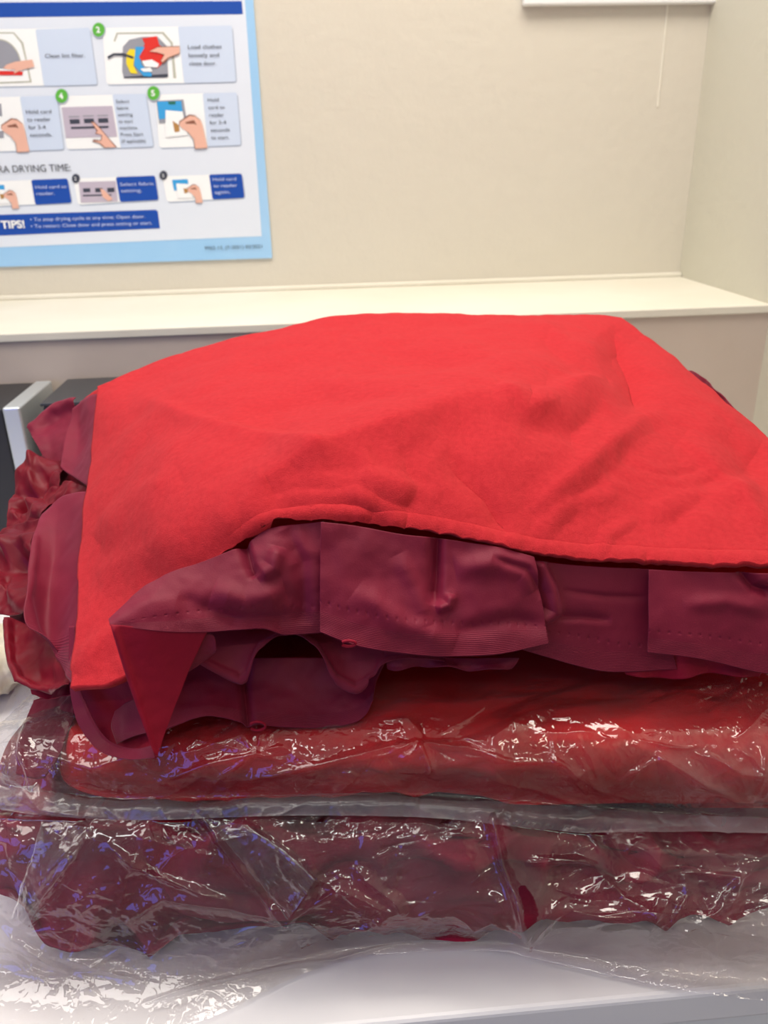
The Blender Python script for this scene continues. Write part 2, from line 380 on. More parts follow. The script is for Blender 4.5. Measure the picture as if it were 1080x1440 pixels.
# ------------------------------------------------------------------ poster and framed sheet on the wall
YP = YW-.004
class Flat:
    def __init__(s): s.V = []; s.F = []; s.M = []; s.mats = []
    def add(s, pts, m, layer, closed=True):
        if m not in s.mats: s.mats.append(m)
        b = len(s.V); y = YP-.00025*layer
        for q in pts: s.V.append(atY(q[0], q[1], YP)*np.array([1, 0, 1])+np.array([0, y, 0]))
        s.F.append(tuple(range(b, b+len(pts)))[::-1]); s.M.append(s.mats.index(m))
    def build(s, name, parent): return link(name, put(parent, np.array(s.V)), s.F, None, parent, smooth=False, mats=s.mats, mi=s.M)
def rr(q, r=4):
    q = np.array(q, float); out = []
    for i in range(4):
        a, b, c = q[i-1], q[i], q[(i+1) % 4]; da = (a-b)/np.linalg.norm(a-b); dc = (c-b)/np.linalg.norm(c-b)
        for k in range(5):
            t = k/4; out.append((1-t)**2*(b+da*r)+2*t*(1-t)*b+t*t*(b+dc*r))
    return out
def circ(x, y, r, n=20, a0=0, a1=2*math.pi, sy=1.15): return [(x+r*math.cos(a0+(a1-a0)*k/n), y+r*sy*math.sin(a0+(a1-a0)*k/n)) for k in range(n+(a1-a0 < 6))]
def ink(name, c, r=.45): return mat(name, lin(c), r, .4)
I_blue = ink('print blue', (22, 74, 168)); I_sky = mat('print sky blue', lin((146, 196, 236)), .4, .4, vary=(3, lin((170, 208, 242))))
I_pale = ink('print pale', (220, 228, 240)); I_box = ink('print light blue', (203, 217, 238)); I_wht = ink('print white', (242, 245, 246))
I_grn = ink('print green', (92, 178, 62)); I_ink = ink('print black', (62, 66, 78)); I_skin = ink('print skin', (230, 180, 160)); I_dskin = ink('print skin line', (140, 90, 70))
I_red = ink('print red', (218, 50, 38)); I_yel = ink('print yellow', (238, 214, 40)); I_cy = ink('print cyan', (60, 160, 222)); I_mau = ink('print mauve', (190, 180, 196))
I_gry = ink('print grey', (150, 152, 162)); I_sh = ink('print card edge', (176, 188, 206)); I_olive = ink('print line', (184, 186, 172)); I_brn = ink('print brown', (178, 132, 74))
I_lt = ink('print lettering pale', (196, 208, 240)); I_dgr = ink('print dark green', (40, 110, 90))
def text(s, x, y, h, m, parent, name='lettering', bold=0, slope=-.03, width=None):
    """lettering printed on the wall board, (x, y) the left end of its base line"""
    cu = bpy.data.curves.new('t', 'FONT'); cu.body = s; cu.size = 1; cu.offset = bold
    t = bpy.data.objects.new('t', cu); COL.objects.link(t)
    dg = bpy.context.evaluated_depsgraph_get(); me = bpy.data.meshes.new_from_object(t.evaluated_get(dg))
    bpy.data.objects.remove(t); bpy.data.curves.remove(cu)
    k = len(me.vertices); V = np.zeros(k*3); me.vertices.foreach_get('co', V); V = V.reshape(-1, 3)
    cap = .70; w = V[:, 0].max()
    A = atY(x, y, YP); B = atY(x+10, y+10*slope, YP); U = (B-A)/10; T = (atY(x, y-10, YP)-A)/10
    U = U*np.array([1, 0, 0]) ; T = T*np.array([0, 0, 1]); sc = h/cap; sx = sc if width is None else width/w
    Pn = A+V[:, :1]*sx*U+V[:, 1:2]*sc*T; Pn[:, 1] = YP-.0022
    me.vertices.foreach_set('co', put(parent, Pn).ravel()); me.materials.clear(); me.materials.append(m); me.update()
    o = bpy.data.objects.new(name, me); COL.objects.link(o); o.parent = parent; return o
A = atY(357, 0, YP); B = atY(382, 363, YP); L0 = atY(0, 377, YP)
po = empty('instruction_poster', 'blue and white dryer instruction poster on the beige wall', 'poster', (float(B[0])-.3, YP, float(B[2])))
xr = (A[0]+B[0])/2
box('board', (atY(-232, 200, YP)[0], YP, B[2]), (xr, YW, B[2]+.62), I_sky, po, 0)
def hand(f, x, y, s, l=6, flip=1):
    pts = [(0, 0), (8, -5), (14, -9), (22, -8), (30, -2), (33, 8), (36, 22), (39, 36), (22, 37), (20, 24), (12, 14), (4, 9), (0, 5)]
    f.add([(x+a*s, y+b*s*1.05) for a, b in [(p_[0]-.8, p_[1]-1.2) for p_ in pts]], I_dskin, l)
    f.add([(x+a*s, y+b*s) for a, b in pts], I_skin, l+1)
    f.add([(x+a*s, y+b*s) for a, b in [(8, 0), (20, -3), (24, 4), (20, 2), (9, 2)]], I_dskin, l+2)
f = Flat(); f.add([(-240, -220), (325, -232), (340, -60), (368, 332), (-215, 357)], I_pale, 1); f.build('printed_ground', po)
f = Flat(); f.add([(-226, 5), (340, 1.5), (341.5, 20), (-225, 27.5)], I_blue, 2); f.build('heading_band', po)
def card(q, tq, name='instruction_panel', tm=I_box):
    f = Flat(); q = np.array(q, float); f.add(rr(q+np.array([1.5, 2]), 5), I_sh, 2); f.add(rr(q, 5), I_wht, 3)
    f.add(rr(tq, 3), tm, 4); return f
# panel 1
f = card([(-110, 43), (126, 39), (137, 119), (-110, 124)], [(50, 41.5), (126, 39), (137, 119), (62, 121)])
f.add([(-60, 45), (20, 45.5), (33, 60), (38, 84), (45, 116), (-60, 120)], I_olive, 4); f.add([(-60, 47), (19, 47.5), (30, 61), (36, 84), (42, 114), (-60, 118)], I_wht, 5)
f.add(circ(-2, 96, 33, 24, math.pi, 2*math.pi, 1.25), I_olive, 6); f.add(circ(-2, 96, 31.5, 24, math.pi, 2*math.pi, 1.25), I_gry, 7)
f.add([(-40, 98), (33, 101), (32, 106), (-40, 106)], I_red, 8); f.add([(-40, 96.5), (5, 97.5), (33, 100), (-40, 99)], I_wht, 9)
f.add([(5, 96), (10, 91), (22, 87), (46, 84), (49, 94), (30, 99), (20, 104), (22, 98), (12, 98)], I_skin, 10)
c1 = f.build('instruction_panel', po); text('Clean lint filter.', 64, 81.5, 5.6, I_ink, c1, width=56)
# panel 2
f = card([(144, 39.5), (326, 36), (332, 115), (150, 119)], [(250, 37.6), (326, 36), (332, 115), (259, 117)])
f.add([(160, 58), (164, 46), (230, 45), (243, 60), (248, 110), (244, 110), (240, 61), (228, 47.5), (166, 48), (162, 59)], I_olive, 4)
f.add([(172, 100), (173, 66), (182, 56), (200, 52), (222, 52), (234, 64), (237, 108), (174, 109)], I_gry, 5)
f.add([(176, 108), (236, 104), (236, 109), (174, 110)], I_ink, 6)
f.add([(200, 54), (221, 51), (224, 63), (236, 72), (230, 88), (222, 96), (206, 92), (193, 78), (204, 62)], I_red, 7)
f.add([(183, 69), (191, 70), (188, 92), (194, 104), (184, 103), (178, 90), (178, 76)], I_yel, 8)
f.add([(191, 66), (204, 66), (196, 80), (200, 92), (214, 104), (213, 108), (202, 107), (189, 92)], I_cy, 9)
f.add([(200, 86), (214, 84), (224, 90), (222, 95), (204, 94)], I_wht, 10); f.add([(198, 97), (212, 95), (215, 101), (202, 101)], I_wht, 11)
f.add([(151, 80), (160, 75), (174, 75), (189, 80), (187, 83), (174, 78.5), (161, 78), (153, 83)], I_ink, 9)
f.add([(210, 73), (222, 66), (253, 65), (253, 76), (238, 82), (230, 90), (226, 86), (231, 78), (222, 73)], I_dskin, 11)
f.add([(211, 72.5), (222, 67), (253, 66), (253, 75), (237, 81), (229, 88), (227, 86), (232, 77), (222, 74)], I_skin, 12)
c2 = f.build('instruction_panel', po)
for k, s in enumerate(('Load clothes', 'loosely and', 'close door.')): text(s, 264+k*1.3, 69+k*11.6, 5.6, I_ink, c2, width=(48, 43, 38)[k])
# panel 3
f = card([(-90, 139), (80, 134.5), (90, 210), (-90, 216)], [(28, 136), (80, 134.5), (90, 210), (41, 212)])
f.add([(-20, 146), (2, 146), (6, 194), (-20, 196)], I_gry, 5); f.add([(-20, 160), (4, 164), (8, 184), (-20, 186)], I_wht, 6)
hand(f, 3, 177, 1.0, 8)
c3 = f.build('instruction_panel', po)
for k, s in enumerate(('Hold card', 'to reader', 'for 3-4', 'seconds.')): text(s, 37+k*2, 160+k*10.8, 5.4, I_ink, c3, width=(36, 33, 24, 31)[k])
# panel 4
f = card([(84, 135), (205, 132), (216, 206), (94, 210)], [(158, 133), (205, 132), (216, 206), (170, 208)])
f.add([(87, 151), (158, 149), (165, 192), (93, 194)], I_mau, 5)
for a, b in ((98, 168), (118, 167), (138, 166.5)): f.add([(a, b), (a+14, b-.4), (a+15, b+6), (a+1, b+6.4)], I_ink, 6); f.add([(a-1, b-4.5), (a+14, b-5), (a+14, b-3.2), (a-1, b-2.7)], I_gry, 6)
f.add([(100, 178.5), (153, 177), (153, 180), (100, 181.5)], I_ink, 6)
f.add([(128, 171), (134, 172), (143, 182), (152, 193), (165, 207), (147, 208), (140, 202), (130, 199), (132, 196), (142, 197), (143, 190), (134, 188), (136, 184)], I_dskin, 7)
f.add([(129, 172), (133, 173), (142, 182), (151, 193), (163, 207), (148, 207.5), (141, 201), (132, 198.5), (143, 198), (144, 190), (135, 187), (138, 184)], I_skin, 8)
c4 = f.build('instruction_panel', po)
for k, s in enumerate(('Select', 'fabric', 'setting', 'to start', 'machine.', 'Press Start', '(if applicable)')): text(s, 163.5+k*1.3, 145+k*9.3, 4.6, I_ink, c4, width=(19, 17, 21, 20, 26, 32, 34)[k])
# panel 5
f = card([(218, 133), (333, 130), (339, 204), (224, 208)], [(285, 131.3), (333, 130), (339, 204), (292, 206)])
f.add([(220, 142), (258, 140), (263, 170), (224, 174)], I_gry, 5); f.add([(221, 143), (255, 142), (258, 164), (224, 168)], I_cy, 6); f.add([(236, 143), (247, 142.5), (247, 147), (238, 147)], I_dgr, 7)
f.add([(233, 155), (257, 157), (264, 190), (233, 193)], I_wht, 8); f.add([(243, 170), (252, 176), (253, 185), (246, 186)], I_brn, 9)
hand(f, 253, 172, 1.0, 10)
c5 = f.build('instruction_panel', po)
for k, s in enumerate(('Hold', 'card to', 'reader', 'for 3-4', 'seconds', 'to start.')): text(s, 292+k*1.1, 143+k*10.6, 5, I_ink, c5, width=(16, 23, 21, 23, 27, 25)[k])
for x, y, s in ((139, 42, '2'), (87, 135, '4'), (216, 131, '5')):
    f = Flat(); f.add(circ(x+1, y+1, 9), I_sh, 7); f.add(circ(x, y, 8.6), I_grn, 8); c = f.build('number_badge', po); text(s, x-3, y+4, 8, I_wht, c, bold=.03)
text('EXTRA DRYING TIME:', -26, 243.5, 10, I_ink, po, 'heading_lettering', slope=-.03, width=127)
def small(q, tq, lines, x, y, kind):
    f = card(q, tq, tm=I_blue)
    if kind == 1:
        a = q[0][0]; b = q[0][1]
        f.add([(a+8, b+5), (a+60, b+3.5), (a+63, b+32), (a+11, b+34)], I_mau, 5)
        for k in range(3): f.add([(a+14+k*17, b+14-k*.4), (a+24+k*17, b+13.6-k*.4), (a+24.5+k*17, b+19), (a+14.5+k*17, b+19.4)], I_ink, 6)
        f.add([(a+14, b+23), (a+54, b+22), (a+54, b+24), (a+14, b+25)], I_ink, 6)
        f.add([(a+38, b+14), (a+44, b+16), (a+56, b+29), (a+50, b+32), (a+42, b+26)], I_skin, 8)
    else:
        a = q[0][0]; b = q[0][1]
        f.add([(a+14, b+5), (a+36, b+4), (a+38, b+19), (a+17, b+20)], I_cy, 5); f.add([(a+20, b+10), (a+42, b+11), (a+44, b+30), (a+22, b+31)], I_wht, 6)
        f.add([(a+30, b+17), (a+38, b+17), (a+36, b+23), (a+32, b+24)], I_brn, 7); hand(f, a+36, b+17, .55, 8)
    c = f.build('instruction_panel', po)
    for k, s in enumerate(lines): text(s, x+k*1.5, y+k*9, 4.8, I_lt, c, width=(len(s)*3.7))
small([(-30, 256), (95, 251), (101, 285), (-30, 291)], [(44, 253), (95, 251), (101, 285), (50, 288)], ('Hold card to', 'reader.'), 50, 265.5, 0)
small([(103, 251), (218, 247), (223, 281), (110, 288)], [(163, 249), (218, 247), (223, 281), (169, 284)], ('Select fabric', 'setting.'), 169, 261.5, 1)
small([(228, 248), (340, 244), (344, 278), (235, 284)], [(294, 245.5), (340, 244), (344, 278), (299, 280.5)], ('Hold card', 'to reader', 'again.'), 299, 254.5, 0)
for x, y, s in ((107, 251, '2'), (230, 246.5, '3')):
    f = Flat(); f.add(circ(x, y, 5.6), I_ink, 7); c = f.build('number_badge', po); text(s, x-2, y+2.6, 5, I_wht, c)
f = Flat(); f.add([(-60, 304), (219, 295), (222, 297), (225, 321), (-60, 334)], I_blue, 3); tp = f.build('tips_bar', po)
text('TIPS!', 3, 321, 10.5, I_wht, tp, bold=.03, width=33)
text('• To stop drying cycle at any time: Open door.', 43, 311, 5, I_lt, tp, width=163, slope=-.03)
text('• To restart: Close door and press setting or start.', 44, 320.5, 5, I_lt, tp, width=172, slope=-.03)
text('9962-12_(7-2021) 02/2021', 288, 351, 4.6, I_ink, po, 'footer_lettering', width=81)

fr = empty('framed_notice', 'white framed notice cut off by the top edge above the ledge', 'sign', (.4, YP, 1.55))
a, b = atY(736, 8, YP-.008), atY(1024, 4.5, YP-.008); zb = (a[2]+b[2])/2
box('frame', (a[0], YP-.012, zb), (b[0], YW, zb+.32), M_whitep, fr, .003)
box('sheet', (a[0]+.012, YP-.0128, zb+.012), (b[0]-.012, YP-.0122, zb+.308), I_pale, fr, 0)

# ------------------------------------------------------------------ lower bag: burgundy cloth in clear film
def wp(x, c, z): return np.array([x, c-SK*x, ZT+z])
xs = [-.27, -.2, -.1, 0, .1, .2, .3, .42]
rows = [
 [atZ(-90, 1480, ZT+.0015), atZ(100, 1470, ZT+.002), atZ(280, 1437, ZT+.003), atZ(420, 1372, ZT+.003), atZ(520, 1345, ZT+.004), atZ(690, 1338, ZT+.003), atZ(780, 1356, ZT+.003), atZ(930, 1388, ZT+.0035), atZ(1080, 1408, ZT+.003), atZ(1250, 1420, ZT+.003)],
 [atZ(-90, 1400, ZT+.006), atZ(100, 1400, ZT+.007), atZ(260, 1390, ZT+.008), atZ(400, 1350, ZT+.009), atZ(520, 1325, ZT+.01), atZ(690, 1318, ZT+.01), atZ(780, 1330, ZT+.012), atZ(930, 1350, ZT+.014), atZ(1080, 1365, ZT+.013), atZ(1250, 1370, ZT+.013)],
 [atC(-90, 1320, .385), atC(80, 1345, .378), atC(250, 1350, .376), atC(400, 1320, .376), atC(540, 1305, .376), atC(690, 1295, .374), atC(780, 1295, .372), atC(930, 1300, .370), atC(1080, 1310, .370), atC(1250, 1315, .37)],
 [atC(-90, 1240, .392), atC(80, 1250, .386), atC(250, 1250, .386), atC(400, 1245, .386), atC(540, 1240, .386), atC(690, 1235, .384), atC(780, 1240, .386), atC(930, 1250, .386), atC(1080, 1255, .386), atC(1250, 1260, .386)],
 [atC(-90, 1180, .400), atC(80, 1185, .398), atC(250, 1185, .396), atC(400, 1185, .396), atC(540, 1187, .396), atC(690, 1185, .394), atC(780, 1190, .398), atC(930, 1200, .398), atC(1080, 1208, .398), atC(1250, 1215, .398)],
 [atC(-90, 1145, .412), atC(80, 1152, .408), atC(250, 1153, .406), atC(400, 1153, .406), atC(540, 1158, .405), atC(690, 1157, .404), atC(780, 1166, .406), atC(930, 1180, .406), atC(1080, 1190, .406), atC(1250, 1200, .406)],
 [wp(x, .47, .102) for x in xs], [wp(x, .70, .101) for x in xs], [wp(x, .92, .099) for x in xs], [wp(x, .945, .05) for x in xs], [wp(x, .93, .004) for x in xs]]
X2 = [-90, 80, 250, 400, 540, 690, 780, 930, 1080, 1250]
low = [atC(x, y, c+.002) for x, y, c in zip(X2, [1310, 1368, 1390, 1360, 1345, 1330, 1305, 1305, 1290, 1285], [.386, .384, .384, .392, .400, .401, .394, .395, .40, .40])]
low = [np.array([p_[0], p_[1], max(p_[2], ZT+.003)]) for p_ in low]
xb2 = [p_[0] for p_ in rows[5]]
cloth2 = bundle('folded_burgundy_cloth', [low]+rows[3:6]+[[wp(x, c, z) for x in xb2] for c, z in ((.46, .097), (.70, .096), (.90, .094), (.925, .05), (.90, .003), (.6, .002), (.41, .002))],
       M_burgin, None, inset=.005, wr=(.0025, .03), fold=(.017, (20, 13, 15)), seed=5)
tag(cloth2, 'crumpled burgundy cloth inside the lowest plastic bag', 'folded cloth')
G = np.concatenate([loft(rows[:6], 680, 340), loft(rows[5:], 680, 50)[1:]])
n = normals(G); n *= np.sign((n[:340] @ -fw).mean())
vv = np.arange(G.shape[0])[:, None]
PXx, PXy = proj(G)
nearT = np.clip((G[..., 2]-ZT-.003)/.02, .12, 1)
pt = np.clip(noise(G*13+40)*1.6+.35, 0, 1)      # crinkled patches between smoother ones
D = (.0022*facets(*G.shape[:2], 160, 3)+.0009*facets(*G.shape[:2], 900, 5)*(.4+pt)+.0005*facets(*G.shape[:2], 5200, 6)*pt
     + .0012*crumple(G*np.array([55, 55, 60]), 3)*pt + .006*(abs(noise(G*9+2))-.25))*nearT
D = D+crease(G, [
 ([(285, 1150), (345, 1222), (405, 1293)], .007, 30, 9, 'none'),
 ([(345, 1165), (400, 1200), (440, 1240), (405, 1293)], .005, 8, 26, 'none'),
 ([(405, 1293), (320, 1268), (230, 1258), (165, 1300)], .006, 12, 22),
 ([(405, 1293), (480, 1245), (560, 1290)], .004, 14, 14),
 ([(125, 1165), (75, 1220), (15, 1295)], .006, 10, 22),
 ([(150, 1180), (190, 1215), (260, 1240), (330, 1262)], .004, 8, 12),
 ([(60, 1330), (130, 1355), (205, 1385)], .005, 14, 10),
 ([(690, 1155), (705, 1215), (725, 1270), (745, 1312)], .009, 16, 7, 'none'),
 ([(740, 1215), (820, 1208), (850, 1225)], .004, 10, 8),
 ([(830, 1215), (880, 1265), (940, 1300)], .004, 8, 14),
 ([(960, 1225), (1035, 1230), (1030, 1270), (960, 1310)], .004, 8, 8),
 ([(960, 1225), (965, 1260), (945, 1300)], .003, 6, 8),
 ([(940, 1300), (1000, 1330), (1060, 1360)], .003, 10, 8),
 ([(640, 1310), (690, 1290), (740, 1312), (790, 1325)], .005, 10, 8),
 ([(1080, 1200), (1030, 1240), (1000, 1300)], .003, 9, 9),
 ([(200, 1412), (300, 1380), (400, 1360), (470, 1352), (560, 1325)], .0035, 4, 4), ([(0, 1300), (60, 1335), (100, 1370)], .004, 8, 8),
 ([(500, 1220), (560, 1270), (570, 1300)], .004, 9, 9)])*(vv < 345)
D = D+hairs(G, 130, (-20, 1160, 1080, 1400), 11, .0022, centres=[(740, 1312), (500, 1300), (850, 1215), (95, 1370), (405, 1293), (1000, 1300), (560, 1310)])*(vv < 340)*np.clip(nearT*1.5, .3, 1)
D = np.maximum(D, -.003)
G = G+n*D[..., None]; G[..., 2] = np.maximum(G[..., 2], ZT+.0012)
d, s, t = polydist(PXx, PXy, [(733, 1250), (741, 1266), (745, 1280)])
hole = (d < 6+4*t) & (vv < 340)
bag2 = sheet_obj('plastic_bag', G, M_film2, None, 0, holes=hole)
tag(bag2, 'bottom clear plastic bag draping over the white table edge, around burgundy cloth', 'plastic bag')

M_flap = film('folded over plastic film', .035, rough=.16, sc=200, st=.5, gloss=1.3)
F_ = lambda rows, seed: sheet('folded_flap', rows, M_flap, bag2, conv=atC, nu=70, nv=50, wr=(.0009, .010), seed=seed, thick=0)
F_([[(285,1150,.408),(345,1222,.391),(404,1294,.375)], [(288,1150,.4045),(349,1221,.3872),(406,1291,.372)], [(318,1156,.401),(374,1211,.3842),(424,1268,.3705)], [(350,1161,.398),(402,1200,.3815),(443,1238,.3695)], [(360,1163,.402),(412,1203,.386),(449,1243,.377)], [(372,1166,.409),(424,1207,.396),(456,1248,.386)]], 2)
F_([[(60,1156,.412),(36,1225,.394),(16,1292,.380)], [(63,1156,.408),(40,1225,.390),(18,1292,.377)], [(128,1164,.402),(92,1218,.3845),(30,1297,.374)], [(134,1166,.406),(100,1222,.390),(38,1302,.381)], [(142,1170,.412),(108,1226,.397),(46,1306,.388)]], 7)

# ------------------------------------------------------------------ middle bag: red folded cloth in clear film
fr2 = empty('folded_red_cloth', 'folded red cloth sealed in the middle plastic bag', 'folded cloth', (.09, .64, ZT+.12))
sheet('ruffle', [[(48, 985, .52), (80, 975, .52), (112, 972, .50)], [(30, 1040, .49), (70, 1035, .48), (95, 1030, .47)], [(25, 1090, .465), (45, 1095, .455), (66, 1095, .448)]], M_burg, fr2, wr=(.004, .03), thick=.001)
cl = [-.205, -.12, 0, .1, .2, .3, .45]
rows = [
 [atC(-60, 1128, .412), atC(60, 1146, .407), atC(200, 1153, .404), atC(400, 1147, .402), atC(600, 1150, .402), atC(760, 1166, .402), atC(920, 1180, .402), atC(1080, 1190, .402), atC(1250, 1200, .402)],
 [atC(-60, 1112, .416), atC(60, 1128, .412), atC(200, 1136, .409), atC(400, 1130, .407), atC(600, 1130, .407), atC(760, 1146, .407), atC(920, 1158, .407), atC(1080, 1168, .407), atC(1250, 1178, .407)],
 [atC(-50, 1090, .425), atC(60, 1112, .422), atC(200, 1122, .420), atC(400, 1118, .418), atC(600, 1116, .417), atC(760, 1126, .417), atC(920, 1138, .416), atC(1080, 1146, .416), atC(1250, 1155, .416)],
 [atC(-40, 1065, .43), atC(60, 1080, .424), atC(200, 1090, .418), atC(400, 1088, .414), atC(600, 1085, .412), atC(760, 1090, .411), atC(920, 1098, .411), atC(1080, 1105, .411), atC(1250, 1110, .411)],
 [atC(-22, 1035, .452), atC(70, 1035, .440), atC(200, 1040, .430), atC(400, 1040, .425), atC(600, 1038, .423), atC(760, 1040, .422), atC(920, 1045, .421), atC(1080, 1048, .421), atC(1250, 1050, .421)],
 [atC(8, 1005, .490), atC(85, 1000, .470), atC(220, 1000, .455), atC(400, 1000, .447), atC(600, 998, .445), atC(760, 998, .444), atC(920, 1000, .443), atC(1080, 1000, .443), atC(1250, 1005, .443)],
 [wp(x, .50, .172) for x in cl], [wp(x, .70, .172) for x in cl], [wp(x, .91, .170) for x in cl], [wp(x, .93, .145) for x in cl], [wp(x, .91, .112) for x in cl]]
rows[6][0] = atC(50, 972, .55); rows[7][0] = wp(-.20, .70, .165)
rows_floor[0] = ZT+.107
crop = [np.array(r_)[[1, 2, 3, 4, 5, 6, 7, 8]] for r_ in rows[1:6]]
crop[0] = np.array([atC(x, y, c) for x, y, c in zip([60, 200, 400, 600, 760, 920, 1080, 1250], [1130, 1138, 1133, 1132, 1146, 1158, 1166, 1176], [.428, .425, .424, .423, .421, .419, .419, .419])]); crop[1] = crop[1]+np.array([0, .004, 0])
xb1 = [p_[0] for p_ in crop[-1]]
bundle('body', crop+[[wp(x, c, z) for x in xb1] for c, z in ((.50, .171), (.70, .171), (.88, .168), (.90, .143), (.88, .110), (.65, .1095), (.45, .1095))],
       M_redin, fr2, inset=.004, wr=(.0022, .04), fold=(.003, (20, 14, 14)), seed=9, nend=14)
G = np.concatenate([loft(rows[:7], 680, 260), loft(rows[6:], 680, 50)[1:]])
n = normals(G); n *= np.sign((n[:260] @ -fw).mean()); vv = np.arange(G.shape[0])[:, None]
am = np.clip((vv-30)/30, .9, 1)*np.clip((275-vv)/110, .15, 1)
pt = np.clip(noise(G*14+60)*1.6+.3, 0, 1)
D = (.0015*facets(*G.shape[:2], 160, 13)+.0007*facets(*G.shape[:2], 900, 15)*(.4+pt)+.0005*facets(*G.shape[:2], 4200, 16)*pt
     + .001*crumple(G*np.array([60, 60, 60]), 3)*pt + .003*(abs(noise(G*12+7))-.2))*am
D = D+crease(G, [
 ([(60, 1060), (130, 1080), (190, 1062), (220, 1090)], .004, 10, 8),
 ([(215, 1105), (290, 1075), (360, 1060), (400, 1070)], .003, 9, 7),
 ([(330, 1100), (400, 1085), (500, 1062), (590, 1040)], .004, 9, 9),
 ([(560, 1070), (600, 1045), (660, 1052), (720, 1070), (800, 1072)], .004, 7, 8),
 ([(590, 1045), (605, 1080), (600, 1090)], .004, 6, 6),
 ([(770, 1060), (830, 1100), (860, 1120)], .003, 8, 8),
 ([(920, 1060), (990, 1100), (1060, 1125)], .004, 8, 8),
 ([(990, 1058), (1040, 1085), (1080, 1090)], .003, 6, 8),
 ([(40, 1010), (30, 1060), (60, 1130)], .005, 9, 9),
 ([(0, 1090), (60, 1140), (150, 1150)], .004, 8, 8),
 ([(680, 1090), (760, 1110), (850, 1140)], .003, 6, 8)])*(vv < 260)
D = D+hairs(G, 150, (-20, 1015, 1080, 1185), 21, .0019, centres=[(600, 1045), (850, 1120), (1060, 1125), (360, 1060), (60, 1140)])*(vv < 250)
D = np.maximum(D, -.0025)
G = G+n*D[..., None]
G[..., 2] = np.maximum(G[..., 2], ZT+.1045)
bag1 = sheet_obj('plastic_bag', G[25:], M_film, None, 0)
tag(bag1, 'middle clear plastic bag wrapped tightly around the flat red cloth', 'plastic bag')
sheet_obj('sealed_edge', G[:26], M_flange, bag1, 0)

# ------------------------------------------------------------------ top: loose red cloth with pleated burgundy ruffle
rc = empty('ruffled_red_cloth', 'unwrapped bright red cloth with pleated burgundy ruffle on top of the pile', 'folded cloth', (.08, .65, ZT+.17))
ctrl = [(140,548,.80),(200,524,.83),(300,490,.87),(400,464,.90),(500,451,.92),(600,447,.93),(740,446,.93),(872,453,.90),
 (135,620,.72),(125,700,.63),(116,800,.545),(110,880,.48),(105,972,.43),(178,955,.425),(230,900,.437),(300,805,.452),(345,762,.459),(375,742,.459),
 (440,729,.459),(520,736,.459),(600,755,.454),(760,780,.447),(900,795,.444),(1080,803,.432),(1250,800,.42),
 (450,655,.502),(575,612,.535),(700,572,.578),(450,600,.575),(620,560,.62),(560,700,.468),(380,700,.487),(500,520,.71),(700,510,.71),(300,560,.667),(250,650,.555),(250,750,.475),(200,850,.465),
 (900,600,.60),(1000,700,.51),(900,720,.495),(600,690,.478),(925,498,.82),(960,530,.76),(1020,575,.69),(1065,612,.64),(1120,660,.57),(1200,730,.48)]
ctrl = np.array(ctrl, float); cp = ctrl[:, :2]/700; cv = 1/ctrl[:, 2]
def U(r): return np.where(r > 1e-9, r*r*np.log(r+1e-12), 0)
K = U(np.linalg.norm(cp[:, None]-cp[None], axis=-1))+np.eye(len(cp))*2e-4
Pm = np.concatenate([np.ones((len(cp), 1)), cp], 1)
sol = np.linalg.solve(np.block([[K, Pm], [Pm.T, np.zeros((3, 3))]]), np.concatenate([cv, np.zeros(3)]))
def depthY(x, y):
    q = np.stack([x, y], -1)/700; r = np.linalg.norm(q[..., None, :]-cp, axis=-1)
    return 1/(U(r) @ sol[:-3]+sol[-3]+q @ sol[-2:])
rows = [
 [(140,548),(235,511),(350,477),(470,454),(600,447),(730,446),(820,446),(872,453)],
 [(137,600),(230,570),(350,535),(470,510),(600,500),(740,495),(850,495),(925,498)],
 [(130,670),(230,640),(350,605),(470,580),(620,560),(780,550),(900,550),(1002,560)],
 [(122,750),(210,720),(330,685),(450,650),(620,630),(800,625),(960,630),(1090,635)],
 [(116,830),(190,800),(280,765),(380,710),(540,690),(780,705),(980,715),(1170,710)],
 [(110,905),(165,880),(240,830),(350,742),(520,716),(760,758),(960,775),(1225,775)],
 [(105,972),(178,957),(262,850),(372,743),(520,735),(760,781),(960,798),(1250,802)]]
g2 = loft([np.array(r, float) for r in rows], 420, 320)
PX, PY = g2[..., 0], g2[..., 1]; YY = depthY(PX, PY)
G = np.array([[0., 0, 0]])+0
Dr = fw+rt*((PX-540)/F)[..., None]+up*((720-PY)/F)[..., None]
G = CAM+Dr*(YY/Dr[..., 1])[..., None]
n = normals(G); n *= np.sign((n @ -fw).mean())
vv = np.linspace(0, 1, 320)[:, None]; uu = np.linspace(0, 1, 420)[None]
D = crease(G, [([(380, 702), (420, 674), (450, 655), (560, 615), (640, 590), (700, 569)], .005, 60, 10, 'end'),
 ([(195, 562), (320, 612), (452, 655)], .0012, 5, 10, 'start'), ([(695, 568), (715, 573), (735, 590), (775, 580)], .003, 12, 8),
 ([(345, 765), (385, 742), (440, 722), (520, 728)], .002, 8, 8), ([(905, 590), (830, 650), (745, 722)], .002, 14, 8), ([(860, 470), (888, 530), (900, 575)], -.003, 12, 8),
 ([(620, 650), (680, 705), (715, 760)], -.0015, 6, 14), ([(790, 562), (850, 535)], .002, 8, 8), ([(960, 630), (1030, 690), (1070, 750)], .0018, 10, 8)])
D = D+.003*fbm(G/.11, 3)+.0009*fbm(G*np.array([1, .55, 1])/.026, 3)
